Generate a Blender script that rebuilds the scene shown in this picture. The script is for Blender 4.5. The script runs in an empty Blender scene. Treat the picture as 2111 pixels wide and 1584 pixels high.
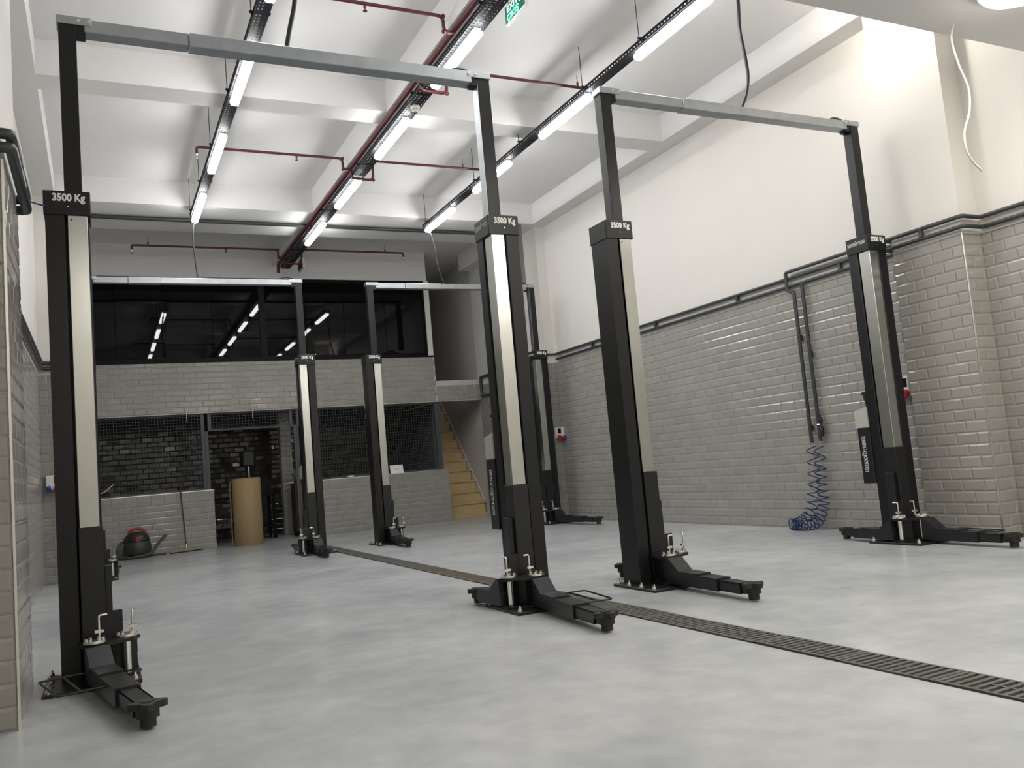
import bpy, bmesh, math, random
from mathutils import Vector, Matrix
random.seed(7)
S = bpy.context.scene
C = S.collection
PI = math.pi
R = math.radians

# ------------------------------------------------------------------ camera
FPX, YAW, PIT, ROL, CH = 1750.9, 0.4576, 0.09404, -0.08763, 0.991
def cam_axes():
    cy, sy = math.cos(YAW), math.sin(YAW)
    F = Vector((sy*math.cos(PIT), cy*math.cos(PIT), math.sin(PIT)))
    Rt = Vector((cy, -sy, 0)); U = Rt.cross(F)
    cr, sr = math.cos(ROL), math.sin(ROL)
    return F, Rt*cr + U*sr, U*cr - Rt*sr
CF, CR, CU = cam_axes()
CPOS = Vector((0, 0, CH))
cd = bpy.data.cameras.new('camera'); cam = bpy.data.objects.new('camera', cd); C.objects.link(cam)
cd.sensor_fit = 'HORIZONTAL'; cd.sensor_width = 36.0; cd.lens = FPX/2111*36.0
cd.clip_start = 0.05; cd.clip_end = 100
M = Matrix.Identity(4)
for i in range(3):
    M[i][0], M[i][1], M[i][2], M[i][3] = CR[i], CU[i], -CF[i], CPOS[i]
cam.matrix_world = M
S.camera = cam

# ------------------------------------------------------------------ world, exposure
w = bpy.data.worlds.new('world'); S.world = w; w.use_nodes = True
w.node_tree.nodes['Background'].inputs[0].default_value = (0.02, 0.022, 0.026, 1)
w.node_tree.nodes['Background'].inputs[1].default_value = 0.3
S.view_settings.view_transform = 'Standard'; S.view_settings.look = 'None'
S.view_settings.exposure = 1.15; S.view_settings.gamma = 1.0
S.view_settings.use_curve_mapping = False
BATTEN_E = 24.0      # emission of the batten diffusers
DOWN_E = 22.0         # emission of the round ceiling lamps near the entrance

# ------------------------------------------------------------------ materials
def srgb(r, g, b):
    f = lambda c: c/12.92 if c <= .04045 else ((c+.055)/1.055)**2.4
    return (f(r/255), f(g/255), f(b/255), 1)
def mat(name, col, rough=.5, metal=0, spec=.5, emit=None, es=0, noise=None, nscale=4, ncol=None, rvar=0, rscale=6, bump=0, bscale=60, stretch=None):
    m = bpy.data.materials.new(name); m.use_nodes = True
    nt = m.node_tree; b = nt.nodes['Principled BSDF']
    b.inputs['Base Color'].default_value = col
    b.inputs['Roughness'].default_value = rough
    b.inputs['Metallic'].default_value = metal
    b.inputs['Specular IOR Level'].default_value = spec
    if emit:
        b.inputs['Emission Color'].default_value = emit; b.inputs['Emission Strength'].default_value = es
    tc = None
    def coord():
        t = nt.nodes.new('ShaderNodeTexCoord')
        if stretch:
            mp = nt.nodes.new('ShaderNodeMapping'); mp.inputs['Scale'].default_value = stretch
            nt.links.new(t.outputs['Object'], mp.inputs[0]); return mp.outputs[0]
        return t.outputs['Object']
    if noise:
        tc = coord()
        n = nt.nodes.new('ShaderNodeTexNoise'); n.inputs['Scale'].default_value = nscale
        n.inputs['Detail'].default_value = 6; n.inputs['Roughness'].default_value = .6
        nt.links.new(tc, n.inputs['Vector'])
        rp = nt.nodes.new('ShaderNodeValToRGB'); rp.color_ramp.elements[0].position = .5-noise; rp.color_ramp.elements[1].position = .5+noise
        rp.color_ramp.elements[0].color = ncol; rp.color_ramp.elements[1].color = col
        nt.links.new(n.outputs['Fac'], rp.inputs[0]); nt.links.new(rp.outputs[0], b.inputs['Base Color'])
    if rvar:
        tc = tc or coord()
        n = nt.nodes.new('ShaderNodeTexNoise'); n.inputs['Scale'].default_value = rscale; n.inputs['Detail'].default_value = 5
        nt.links.new(tc, n.inputs['Vector'])
        mr = nt.nodes.new('ShaderNodeMapRange'); mr.inputs['From Min'].default_value = .3; mr.inputs['From Max'].default_value = .7
        mr.inputs['To Min'].default_value = max(.02, rough-rvar); mr.inputs['To Max'].default_value = rough+rvar
        nt.links.new(n.outputs['Fac'], mr.inputs['Value']); nt.links.new(mr.outputs[0], b.inputs['Roughness'])
    if bump:
        tc = tc or coord()
        n = nt.nodes.new('ShaderNodeTexNoise'); n.inputs['Scale'].default_value = bscale; n.inputs['Detail'].default_value = 3
        nt.links.new(tc, n.inputs['Vector'])
        bp = nt.nodes.new('ShaderNodeBump'); bp.inputs['Strength'].default_value = bump; bp.inputs['Distance'].default_value = .01
        nt.links.new(n.outputs['Fac'], bp.inputs['Height']); nt.links.new(bp.outputs[0], b.inputs['Normal'])
    return m

def tile_mat(name, c1, c2, rough):
    m = mat(name, c1, rough)
    nt = m.node_tree; b = nt.nodes['Principled BSDF']
    oi = nt.nodes.new('ShaderNodeObjectInfo'); ge = nt.nodes.new('ShaderNodeNewGeometry')
    ad = nt.nodes.new('ShaderNodeMath'); ad.operation = 'ADD'
    nt.links.new(oi.outputs['Random'], ad.inputs[0]); nt.links.new(ge.outputs['Random Per Island'], ad.inputs[1])
    fr = nt.nodes.new('ShaderNodeMath'); fr.operation = 'FRACT'; nt.links.new(ad.outputs[0], fr.inputs[0])
    mx = nt.nodes.new('ShaderNodeMix'); mx.data_type = 'RGBA'
    mx.inputs[6].default_value = c1; mx.inputs[7].default_value = c2
    nt.links.new(fr.outputs[0], mx.inputs[0]); nt.links.new(mx.outputs[2], b.inputs['Base Color'])
    return m

def floor_mat():
    m = bpy.data.materials.new('polished_concrete'); m.use_nodes = True
    nt = m.node_tree; b = nt.nodes['Principled BSDF']; L = nt.links
    tc = nt.nodes.new('ShaderNodeTexCoord')
    def noise(sc, det, ro, dist=0):
        n = nt.nodes.new('ShaderNodeTexNoise'); n.inputs['Scale'].default_value = sc; n.inputs['Detail'].default_value = det
        n.inputs['Roughness'].default_value = ro; n.inputs['Distortion'].default_value = dist
        L.new(tc.outputs['Object'], n.inputs['Vector']); return n
    a = noise(.7, 5, .55, .4); c = noise(4.5, 6, .6, .2)
    mx = nt.nodes.new('ShaderNodeMix'); mx.data_type = 'FLOAT'; mx.inputs[0].default_value = .35
    L.new(a.outputs['Fac'], mx.inputs[2]); L.new(c.outputs['Fac'], mx.inputs[3])
    rp = nt.nodes.new('ShaderNodeValToRGB'); cr = rp.color_ramp
    cr.elements[0].position = .33; cr.elements[0].color = (.325, .345, .36, 1)
    cr.elements[1].position = .66; cr.elements[1].color = (.53, .545, .55, 1)
    L.new(mx.outputs[0], rp.inputs[0]); L.new(rp.outputs[0], b.inputs['Base Color'])
    b.inputs['Roughness'].default_value = .27
    b.inputs['Specular IOR Level'].default_value = .5
    return m

WHITE = mat('white_paint', (.68, .66, .62, 1), .6, noise=.25, ncol=(.65, .63, .592, 1), nscale=.8)
CEIL = mat('ceiling_paint', (.72, .71, .70, 1), .7, noise=.25, ncol=(.68, .67, .665, 1), nscale=.7)
GROUT = mat('grout', (.52, .505, .475, 1), .8)
TILE = tile_mat('grey_tile', (.283, .272, .25, 1), (.316, .304, .28, 1), .16)
TILE_SHADED = tile_mat('shaded_room_tile', (.035, .032, .028, 1), (.085, .077, .068, 1), .1)  # gloom of the unlit store room put into the tile colour
TRIM = mat('aluminium_trim', (.85, .83, .78, 1), .3, 1)
BLACK = mat('black_powder_coat', (.0075, .0078, .0088, 1), .36, spec=.35, noise=.2, ncol=(.0062, .0065, .0075, 1), nscale=2)
BLACK2 = mat('black_steel_satin', (.011, .0115, .013, 1), .34, spec=.4)
RUBBER = mat('black_rubber', (.01, .01, .01, 1), .6)
GALV = mat('galvanised_steel', (.42, .445, .46, 1), .42, 1, noise=.2, ncol=(.35, .37, .385, 1), nscale=9)
ALU = mat('brushed_aluminium', (.53, .545, .52, 1), .23, 1, noise=.3, ncol=(.47, .48, .46, 1), nscale=5, stretch=(1, 1, .6))
CHROME = mat('zinc_bright', (.85, .83, .78, 1), .22, 1)
TRAYM = mat('black_tray_steel', (.014, .015, .022, 1), .6, spec=.25)
RED = mat('red_pipe_paint', (.085, .012, .016, 1), .4)
DPIPE = mat('dark_grey_pipe', (.035, .04, .042, 1), .35)
GREYST = mat('grey_steel', (.055, .066, .07, 1), .45)
LED = mat('led_diffuser', (1, 1, 1, 1), .4, emit=(.98, .975, .97, 1), es=BATTEN_E)
DOWN = mat('lamp_diffuser', (1, 1, 1, 1), .4, emit=(1, .945, .86, 1), es=DOWN_E)
PLASTIC = mat('white_plastic', (.75, .75, .73, 1), .4)
TXT = mat('white_print', (.8, .8, .78, 1), .5)
GLASS = mat('black_glass', (.003, .003, .0035, 1), .015, spec=.2)
FRAME = mat('black_frame', (.004, .004, .005, 1), .45, spec=.12)
CABLE = mat('black_cable', (.015, .015, .017, 1), .45)
WCABLE = mat('white_cable', (.6, .62, .52, 1), .45)
FLOOR = floor_mat()

# ------------------------------------------------------------------ mesh helpers
class MB:
    def __init__(s): s.v = []; s.f = []; s.sm = []
    def add(s, vs, fs, smooth=False):
        o = len(s.v); s.v += [tuple(v) for v in vs]
        for f in fs: s.f.append(tuple(i+o for i in f)); s.sm.append(smooth)
        return s
    def box(s, x0, x1, y0, y1, z0, z1, ch=0):
        x0, x1 = min(x0, x1), max(x0, x1); y0, y1 = min(y0, y1), max(y0, y1); z0, z1 = min(z0, z1), max(z0, z1)
        if ch <= 0:
            vs = [(x, y, z) for z in (z0, z1) for y in (y0, y1) for x in (x0, x1)]
            return s.add(vs, [(0, 2, 3, 1), (4, 5, 7, 6), (0, 1, 5, 4), (2, 6, 7, 3), (0, 4, 6, 2), (1, 3, 7, 5)])
        bm = bmesh.new(); bmesh.ops.create_cube(bm, size=1)
        for v in bm.verts:
            v.co = Vector(((x0+x1)/2+v.co.x*(x1-x0), (y0+y1)/2+v.co.y*(y1-y0), (z0+z1)/2+v.co.z*(z1-z0)))
        bmesh.ops.bevel(bm, geom=list(bm.edges), offset=ch, segments=1, affect='EDGES')
        bm.verts.index_update()
        s.add([v.co for v in bm.verts], [[v.index for v in f.verts] for f in bm.faces]); bm.free(); return s
    def obox(s, p, d, up, l, w, h):   # box starting at p, along d for l, centred in width, from up*0 to up*h
        d = Vector(d).normalized(); up = Vector(up).normalized(); sd = d.cross(up); p = Vector(p)
        vs = [p+d*a+sd*b+up*c for c in (0, h) for b in (-w/2, w/2) for a in (0, l)]
        return s.add(vs, [(0, 2, 3, 1), (4, 5, 7, 6), (0, 1, 5, 4), (2, 6, 7, 3), (0, 4, 6, 2), (1, 3, 7, 5)])
    def prism(s, poly, fn, a, b):      # poly in 2d, fn(u,v,t)->xyz, extruded t from a to b
        n = len(poly)
        vs = [fn(u, v, a) for u, v in poly]+[fn(u, v, b) for u, v in poly]
        fs = [tuple(range(n))[::-1], tuple(range(n, 2*n))]+[(i, (i+1) % n, n+(i+1) % n, n+i) for i in range(n)]
        return s.add(vs, fs)
    def cyl(s, a, b, r, n=16, r2=None, cap=True):
        a = Vector(a); b = Vector(b); d = (b-a).normalized()
        t = Vector((0, 0, 1)) if abs(d.z) < .9 else Vector((1, 0, 0))
        x = d.cross(t).normalized(); y = d.cross(x); r2 = r if r2 is None else r2
        ra = [a+(x*math.cos(2*PI*i/n)+y*math.sin(2*PI*i/n))*r for i in range(n)]
        rb = [b+(x*math.cos(2*PI*i/n)+y*math.sin(2*PI*i/n))*r2 for i in range(n)]
        s.add(ra+rb, [(i, (i+1) % n, n+(i+1) % n, n+i) for i in range(n)], n > 8)
        if cap: s.add(ra, [tuple(range(n))[::-1]]); s.add(rb, [tuple(range(n))])
        return s
    def tube(s, pts, r, n=8):
        pts = [Vector(p) for p in pts]; rings = []; px = None
        for i, p in enumerate(pts):
            d = (pts[min(i+1, len(pts)-1)]-pts[max(i-1, 0)]).normalized()
            if px is None:
                t = Vector((0, 0, 1)) if abs(d.z) < .9 else Vector((1, 0, 0)); px = d.cross(t).normalized()
            else: px = (px-d*px.dot(d)).normalized()
            y = d.cross(px); rings.append([p+(px*math.cos(2*PI*k/n)+y*math.sin(2*PI*k/n))*r for k in range(n)])
        vs = [v for g in rings for v in g]; fs = []
        for i in range(len(pts)-1):
            for k in range(n): fs.append((i*n+k, i*n+(k+1) % n, (i+1)*n+(k+1) % n, (i+1)*n+k))
        s.add(vs, fs, True); s.add(rings[0], [tuple(range(n))[::-1]]); s.add(rings[-1], [tuple(range(n))]); return s
    def lathe(s, prof, c, n=20):
        c = Vector(c); vs = []; fs = []
        for r, z in prof:
            for k in range(n): vs.append(c+Vector((r*math.cos(2*PI*k/n), r*math.sin(2*PI*k/n), z)))
        for i in range(len(prof)-1):
            for k in range(n): fs.append((i*n+k, i*n+(k+1) % n, (i+1)*n+(k+1) % n, (i+1)*n+k))
        s.add(vs, fs, True); m = len(prof)-1
        s.add(vs[:n], [tuple(range(n))[::-1]]); s.add(vs[m*n:], [tuple(range(n))]); return s
    def ell(s, c, rx, ry, rz, nu=18, nv=12):
        vs = []; fs = []
        for j in range(nv+1):
            th = PI*j/nv
            for i in range(nu):
                ph = 2*PI*i/nu
                vs.append((c[0]+rx*math.sin(th)*math.cos(ph), c[1]+ry*math.sin(th)*math.sin(ph), c[2]+rz*math.cos(th)))
        for j in range(nv):
            for i in range(nu): fs.append((j*nu+i, j*nu+(i+1) % nu, (j+1)*nu+(i+1) % nu, (j+1)*nu+i))
        return s.add(vs, fs, True)
    def mesh(s, name, recalc=True):
        me = bpy.data.meshes.new(name); me.from_pydata(s.v, [], s.f)
        me.polygons.foreach_set('use_smooth', s.sm)
        if recalc:
            bm = bmesh.new(); bm.from_mesh(me); bmesh.ops.recalc_face_normals(bm, faces=bm.faces); bm.to_mesh(me); bm.free()
        me.update(); return me
    def build(s, name, m, parent=None, **k):
        me = s.mesh(name); me.materials.append(m)
        return link(name, me, parent, **k)
def link(name, me, parent=None, loc=None, rot=None):
    o = bpy.data.objects.new(name, me); C.objects.link(o)
    if parent: o.parent = parent
    if loc: o.location = loc
    if rot: o.rotation_euler = rot
    return o
def tag(o, label=None, cat=None, group=None, kind=None):
    if label: o['label'] = label
    if cat: o['category'] = cat
    if group: o['group'] = group
    if kind: o['kind'] = kind
    return o
def empty(name, loc, label, cat, group=None):
    o = link(name, None, None, loc); o.empty_display_size = .1
    return tag(o, label, cat, group)
def struct(o): o['kind'] = 'structure'; return o
def smooth(pts, n=6):
    P = [Vector(p) for p in pts]; P = [P[0]*2-P[1]]+P+[P[-1]*2-P[-2]]; out = []
    for i in range(1, len(P)-2):
        for k in range(n):
            t = k/n; a, b, c, d = P[i-1], P[i], P[i+1], P[i+2]
            out.append(.5*((2*b)+(c-a)*t+(2*a-5*b+4*c-d)*t*t+(3*b-3*c+d-a)*t**3))
    return out+[P[-2]]
def bend(pts, r=.05, n=5):      # polyline with rounded corners
    P = [Vector(p) for p in pts]; out = [P[0]]
    for i in range(1, len(P)-1):
        a = (P[i-1]-P[i]); c = (P[i+1]-P[i]); rr = min(r, a.length*.45, c.length*.45)
        A = P[i]+a.normalized()*rr; B = P[i]+c.normalized()*rr
        for k in range(n+1):
            t = k/n; out.append(A*(1-t)**2+P[i]*2*t*(1-t)+B*t*t)
    return out+[P[-1]]
def text(name, body, size, m, parent, origin, xd, yd, offset=0, depth=.0015, fit=None, spacing=1.0):
    cu = bpy.data.curves.new('t', 'FONT'); cu.body = body; cu.size = size; cu.extrude = depth; cu.offset = offset
    cu.align_x = 'CENTER'; cu.align_y = 'CENTER'; cu.space_character = spacing; cu.resolution_u = 3
    t = bpy.data.objects.new('t', cu); C.objects.link(t)
    dg = bpy.context.evaluated_depsgraph_get()
    me = bpy.data.meshes.new_from_object(t.evaluated_get(dg), depsgraph=dg)
    bpy.data.objects.remove(t); bpy.data.curves.remove(cu)
    xd = Vector(xd); yd = Vector(yd); nd = xd.cross(yd); o = Vector(origin)
    xs = [v.co.x for v in me.vertices]; k = 1
    if fit and xs: k = fit/(max(xs)-min(xs))
    for v in me.vertices: v.co = o+xd*v.co.x*k+yd*v.co.y+nd*v.co.z
    me.materials.clear(); me.materials.append(m); me.name = name
    return link(name, me, parent)

# ------------------------------------------------------------------ room constants
XL, XR = -.66, 7.08            # side walls
PLX, PRX = -.37, 6.83          # pillar faces
YB, YN = 15.8, -3.5            # back wall plane, wall behind the camera
ZC, ZB, ZT = 5.38, 5.03, 2.652 # ceiling, beam soffit, top of the tiling
SLY, SLZ = 4.09, 4.0           # lower ceiling over the entrance
ROW, PIT_W = .102, .204

# ------------------------------------------------------------------ tiles
def inframe(p):
    d = p-CPOS; z = d.dot(CF)
    if z < .2: return 0
    x = FPX*d.dot(CR)/z; y = FPX*d.dot(CU)/z
    return 1/(z*z) if abs(x) < 1075 and abs(y) < 812 else 0
tile_cache = {}
def tile_geo(w):
    h = ROW-.0055; t = .0078; e = .0035; b = .0125; hw = w/2; hh = h/2; b2 = min(b, w*.25)
    vs = [(-hw, 0, -hh), (hw, 0, -hh), (hw, 0, hh), (-hw, 0, hh),
          (-hw, -e, -hh), (hw, -e, -hh), (hw, -e, hh), (-hw, -e, hh),
          (-hw+b2, -t, -hh+b), (hw-b2, -t, -hh+b), (hw-b2, -t, hh-b), (-hw+b2, -t, hh-b)]
    fs = [(3, 2, 1, 0), (0, 1, 5, 4), (1, 2, 6, 5), (2, 3, 7, 6), (3, 0, 4, 7), (4, 5, 9, 8), (5, 6, 10, 9), (6, 7, 11, 10), (7, 4, 8, 11), (8, 9, 10, 11)]
    return vs, fs
def tile_mesh(w, m):
    k = (round(w, 2), m.name)
    if k not in tile_cache:
        vs, fs = tile_geo(w); me = bpy.data.meshes.new('tile'); me.from_pydata(vs, [], fs); me.materials.append(m); tile_cache[k] = me
    return tile_cache[k]
def tiles(parent, segs, m=None, tilt=.35, limit=300, skip=None):
    """segs: (bottom-left start seen from the front, normal, length, z0, rows)"""
    m = m or TILE; al = []
    for p0, n, L, z0, rows in segs:
        n = Vector(n); u = (-n).cross(Vector((0, 0, 1))); p0 = Vector((p0[0], p0[1], 0))
        for r in range(rows):
            x = -(r % 2)*PIT_W/2
            while x < L-.02:
                a, b = max(x, 0), min(x+PIT_W-.0055, L-.002); x += PIT_W
                if b-a < .03: continue
                c = p0+u*((a+b)/2)+Vector((0, 0, z0+(r+.5)*ROW))
                if skip and skip(c): continue
                sc = inframe(c+n*.01); cs = (CPOS-c).normalized().dot(n)
                wdt = round(b-a, 2) if abs((b-a)-.2) > .004 else .2
                al.append((sc*max(cs, 0)*wdt, c, u, n, wdt))
    al.sort(key=lambda q: -q[0])
    stuff = MB()
    for i, (sc, c, u, n, wd) in enumerate(al):
        mt = Matrix((( u.x, -n.x, 0, c.x), (u.y, -n.y, 0, c.y), (u.z, -n.z, 1, c.z), (0, 0, 0, 1)))
        mt = mt @ Matrix.Rotation(R(random.gauss(0, tilt)), 4, 'X') @ Matrix.Rotation(R(random.gauss(0, tilt)), 4, 'Z')
        if i < limit and sc > 0:
            o = link('tile', tile_mesh(wd, m), parent); o.matrix_local = mt
        else:
            vs, fs = tile_geo(wd); stuff.add([mt @ Vector(v) for v in vs], fs)
    if stuff.v:
        me = stuff.mesh('tile_field', False); me.materials.append(m)
        o = link('tile_field', me, parent); o['kind'] = 'stuff'

# ------------------------------------------------------------------ shell
g = MB().box(XL-.2, XR+.8, YN, 20.2, -.1, 0)
floor = struct(g.build('floor', FLOOR))
struct(MB().box(XL-.2, XR+.8, SLY, 20.2, ZC, ZC+.12).build('ceiling', CEIL))
struct(MB().box(XL, XR, YN, SLY, SLZ, ZC+.12).build('ceiling_lower', CEIL))
cb = [('ceiling_beam', (XR-.28, XR+.001, SLY, YB, ZB, ZC+.01)), ('ceiling_beam', (XL, -.40, SLY, YB, ZB, ZC+.01)),
      ('ceiling_beam', (-.40, XR-.28, 8.72, 9.06, ZB, ZC+.01)), ('ceiling_beam', (-.40, XR-.28, 12.45, 13.72, ZB, ZC+.01)),
      ('ceiling_beam', (3.04, 3.34, SLY, YB, ZB-.002, ZC+.01))]
for n, b in cb: struct(MB().box(*b).build(n, CEIL))

def two_part_wall(name, x0, x1, y0, y1, ztop, face, grow=.006):
    """backing in grout up to the tile top, plaster above, one object"""
    lo = MB().box(x0, x1, y0, y1, 0, ZT); hi = MB().box(x0, x1, y0, y1, ZT, ztop)
    v = lo.v+[tuple(q) for q in hi.v]; nlo = len(lo.f)
    f = lo.f+[tuple(i+len(lo.v) for i in q) for q in hi.f]
    if face:
        ax, sg = face; ext = max(sg*q[ax] for q in hi.v)
        v = lo.v+[tuple((c+sg*grow if k == ax and abs(sg*c-ext) < 1e-6 else c) for k, c in enumerate(q)) for q in hi.v]
    me = bpy.data.meshes.new(name); me.from_pydata(v, [], f); me.materials.append(GROUT); me.materials.append(WHITE)
    for i, p in enumerate(me.polygons): p.material_index = 0 if i < nlo else 1
    return struct(link(name, me))

RWS = two_part_wall('wall_right', XR, XR+.15, YN, 15.95, ZC+.1, (0, -1))
LWS = two_part_wall('wall_left', XL-.15, XL, YN, 18.4, ZC+.1, (0, 1))
struct(MB().box(XL-.15, XR+.15, YN-.15, YN, 0, ZC).build('wall_front', WHITE))
NR = 26
tiles(RWS, [((XR, 15.9), (-1, 0, 0), 15.9-13.2, 0, NR), ((XR, 12.62), (-1, 0, 0), 12.62-5.48, 0, NR), ((XR, 4.76), (-1, 0, 0), 4.76, 0, NR)])
tiles(LWS, [((XL, 0), (1, 0, 0), 4.56, 0, NR), ((XL, 5.45), (1, 0, 0), 12.35-5.45, 0, NR), ((XL, 13.0), (1, 0, 0), 15.8-13.0, 0, NR)])
# pillars
def pillar(name, x0, x1, y0, y1, ztop, side):
    o = two_part_wall(name, x0, x1, y0, y1, ztop, None)
    if side > 0:  # on the right wall, faces -x and -y
        tiles(o, [((x0, y1), (-1, 0, 0), y1-y0, 0, NR), ((x0, y0), (0, -1, 0), x1-x0, 0, NR)])
        ex = x0
    else:
        tiles(o, [((x1, y0), (1, 0, 0), y1-y0, 0, NR), ((x0, y0), (0, -1, 0), x1-x0, 0, NR)])
        ex = x1
    return o, ex
P1, e1 = pillar('wall_right_pillar', PRX, XR, 4.76, 5.48, ZC, 1)
P2, e2 = pillar('wall_right_pillar', 6.90, XR, 12.62, 13.2, ZC, 1)
P3, e3 = pillar('wall_left_pillar', XL, PLX, 4.56, 5.45, ZC, -1)
P4, e4 = pillar('wall_left_pillar', XL, -.42, 12.35, 13.0, ZC, -1)
def trim(n, x, y, z0, z1, s=.011): return struct(MB().box(x-s/2, x+s/2, y-s/2, y+s/2, z0, z1).build('trim_%d' % n, TRIM))
trim(1, PRX-.008, 4.76-.008, 0, ZT); trim(2, 6.90-.008, 12.62-.008, 0, ZT)
trim(3, PLX+.008, 4.56-.008, 0, ZT); trim(4, -.42+.008, 12.35-.008, 0, ZT)

# back: tiled band, low walls, plaster above the glazing
BZ0, BZ1, GZ1 = 2.37, 3.262, 4.79
wb = struct(MB().box(XL, 6.10, YB, YB+.2, BZ0, BZ1).box(6.10, XR, YB, YB+.2, BZ0, BZ0+.405).build('wall_back_band', GROUT))
tiles(wb, [((XL, YB), (0, -1, 0), 6.10-XL, BZ0+.004, 8), ((6.10, YB), (0, -1, 0), XR-6.10, BZ0, 3)])
tiles(wb, [((XL, YB), (0, -1, 0), 6.10-XL, BZ0+.004+8*ROW, 1)], limit=40)
struct(MB().box(XL, 6.10, YB-.012, YB-.002, BZ0-.012, BZ0).box(6.1, XR, YB-.012, YB-.002, BZ0-.012, BZ0).build('trim_5', mat('pale_trim', (.5, .47, .42, 1), .5)))
struct(MB().box(XL, 6.10, YB-.02, YB+.2, BZ1, BZ1+.03).build('trim_6', FRAME))
wu = struct(MB().box(XL, 6.06, YB, YB+.2, GZ1+.02, ZC+.05).build('wall_back', CEIL))
struct(MB().box(5.985, 6.09, YB-.01, YB+.2, BZ1, GZ1+.02).build('wall_back_end', WHITE))
lw1 = struct(MB().box(XL, 1.79, YB, YB+.15, 0, 1.0).build('wall_back_low', GROUT))
tiles(lw1, [((XL, YB), (0, -1, 0), 1.79-XL, 0, 9)], tilt=.5); tiles(lw1, [((XL, YB), (0, -1, 0), 1.79-XL, 9*ROW-.02, 1)], limit=12)
lw2 = struct(MB().box(3.42, 6.22, YB, YB+.15, 0, 1.0).build('wall_back_low', GROUT))
tiles(lw2, [((3.42, YB), (0, -1, 0), 6.22-3.42, 0, 9)], tilt=.5); tiles(lw2, [((3.42, YB), (0, -1, 0), 6.22-3.42, 9*ROW-.02, 1)], limit=14)
struct(MB().box(XL, 1.80, YB-.012, YB+.16, 1.0, 1.014).build('trim_7', TRIM)); struct(MB().box(3.41, 6.225, YB-.012, YB+.16, 1.0, 1.014).build('trim_8', TRIM))
# room below the mezzanine
dk = struct(MB().box(XL, 6.3, 18.2, 18.35, 0, BZ0).build('wall_store_back', mat('shaded_grout', (.04, .038, .035, 1), .8)))  # grout darkened too, the store's shade is in its colour
tiles(dk, [((XL, 18.2), (0, -1, 0), 6.3-XL, 0, 23)], TILE_SHADED, tilt=1.3)
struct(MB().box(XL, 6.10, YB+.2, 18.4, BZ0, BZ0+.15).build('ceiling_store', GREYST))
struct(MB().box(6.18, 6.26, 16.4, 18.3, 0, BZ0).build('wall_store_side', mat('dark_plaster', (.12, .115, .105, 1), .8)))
pier = struct(MB().box(3.21, 3.42, 17.0, 17.2, 0, BZ0).build('wall_store_pier', GROUT))
tiles(pier, [((3.21, 17.0), (0, -1, 0), .21, 0, 23)])
# stairwell
STW = mat('stair_plaster', (.55, .53, .50, 1), .7)
struct(MB().box(XR+.06, XR+.2, 15.95, 20.2, 0, ZC).build('wall_stair_right', STW))
struct(MB().box(5.9, XR+.2, 20.0, 20.2, 0, ZC).build('wall_stair_back', STW))
struct(MB().box(6.0, 6.09, YB+.2, 20.0, BZ1, ZC).build('wall_stair_left', STW))
st = struct(MB().box(6.26, XR+.05, 16.2, 19.5, -.02, .02).build('stairs', STW))
WOOD = mat('pale_stone_step', srgb(205, 182, 138), .45, noise=.25, ncol=srgb(188, 164, 120), nscale=7)
for i in range(13):
    y = 16.16+i*.208; z0 = .06+i*.2245
    k = MB().box(6.27, XR+.03, y+.02, y+.30, max(0, z0-.14), z0+.20); k.build('riser', WOOD, st)
    MB().box(6.265, XR+.045, y-.012, y+.30, z0+.20, z0+.228, .004).build('tread', WOOD, st)
MB().box(6.27, XR+.045, 16.11, 16.2, 0, .06).build('riser', WOOD, st)
k = MB(); k.prism([(16.2, .30), (16.36, .26), (19.2, 3.32), (19.04, 3.42)], lambda u, v, t: (t, u, v), XR+.045, XR+.062)
k.build('stringer', mat('stringer_paint', (.62, .60, .57, 1), .5), st)

# glazing of the mezzanine
edges = [XL+.02, .338, 1.116, 1.923, 2.745]
edges2 = [2.855, 3.60, 4.329, 5.15, 5.985]
win = struct(MB().box(XL, 5.985, YB+.02, YB+.10, BZ1+.03, BZ1+.09).box(XL, 5.985, YB+.02, YB+.10, GZ1-.05, GZ1+.02)
             .box(2.745, 2.855, YB+.005, YB+.10, BZ1+.03, GZ1).box(5.93, 5.985, YB+.01, YB+.1, BZ1+.03, GZ1).box(XL, XL+.04, YB+.02, YB+.1, BZ1+.03, GZ1).build('window_1', FRAME))
for ed in (edges, edges2):
    for a, b in zip(ed[:-1], ed[1:]):
        p = MB().box(a+.004, b-.004, -.006, .006, BZ1+.08, GZ1-.04).build('glass_pane', GLASS, win, loc=(0, YB+.05, 0), rot=(R(random.uniform(-.1, .1)), 0, R(-.16+random.uniform(-.05, .05))))
        p.location = (0, YB+.05, 0)
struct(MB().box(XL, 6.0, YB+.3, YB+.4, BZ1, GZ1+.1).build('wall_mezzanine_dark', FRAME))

# ------------------------------------------------------------------ floor drain
dr = empty('floor_drain', (3.0, 0, 0), 'long slotted cast iron drain channel running along the floor between the lifts', 'drain')
IRON = mat('drain_iron', (.15, .148, .135, 1), .6, .3, noise=.25, ncol=(.08, .077, .068, 1), nscale=14)
RUST = mat('drain_iron_rusty', (.16, .12, .085, 1), .65, .2, noise=.25, ncol=(.10, .078, .058, 1), nscale=14)
dk_ = mat('drain_pit', (.008, .008, .008, 1), .9)
MB().box(-.105, .105, .8, 13.1, .0005, .0012).build('channel_bed', dk_, dr)
gm = MB()
for x0, x1 in ((-.10, -.086), (.086, .10)): gm.box(x0, x1, .004, .496, .001, .0085)
gm.box(-.006, .006, .16, .34, .001, .0078)
gm.box(-.10, .10, .003, .022, .001, .0088); gm.box(-.10, .10, .478, .497, .001, .0088)
for i in range(11):
    y = .043+i*.0405
    gm.box(-.087, .087, y, y+.019, .001, .0086)
gme = gm.mesh('grate'); gme.materials.append(IRON)
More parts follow.
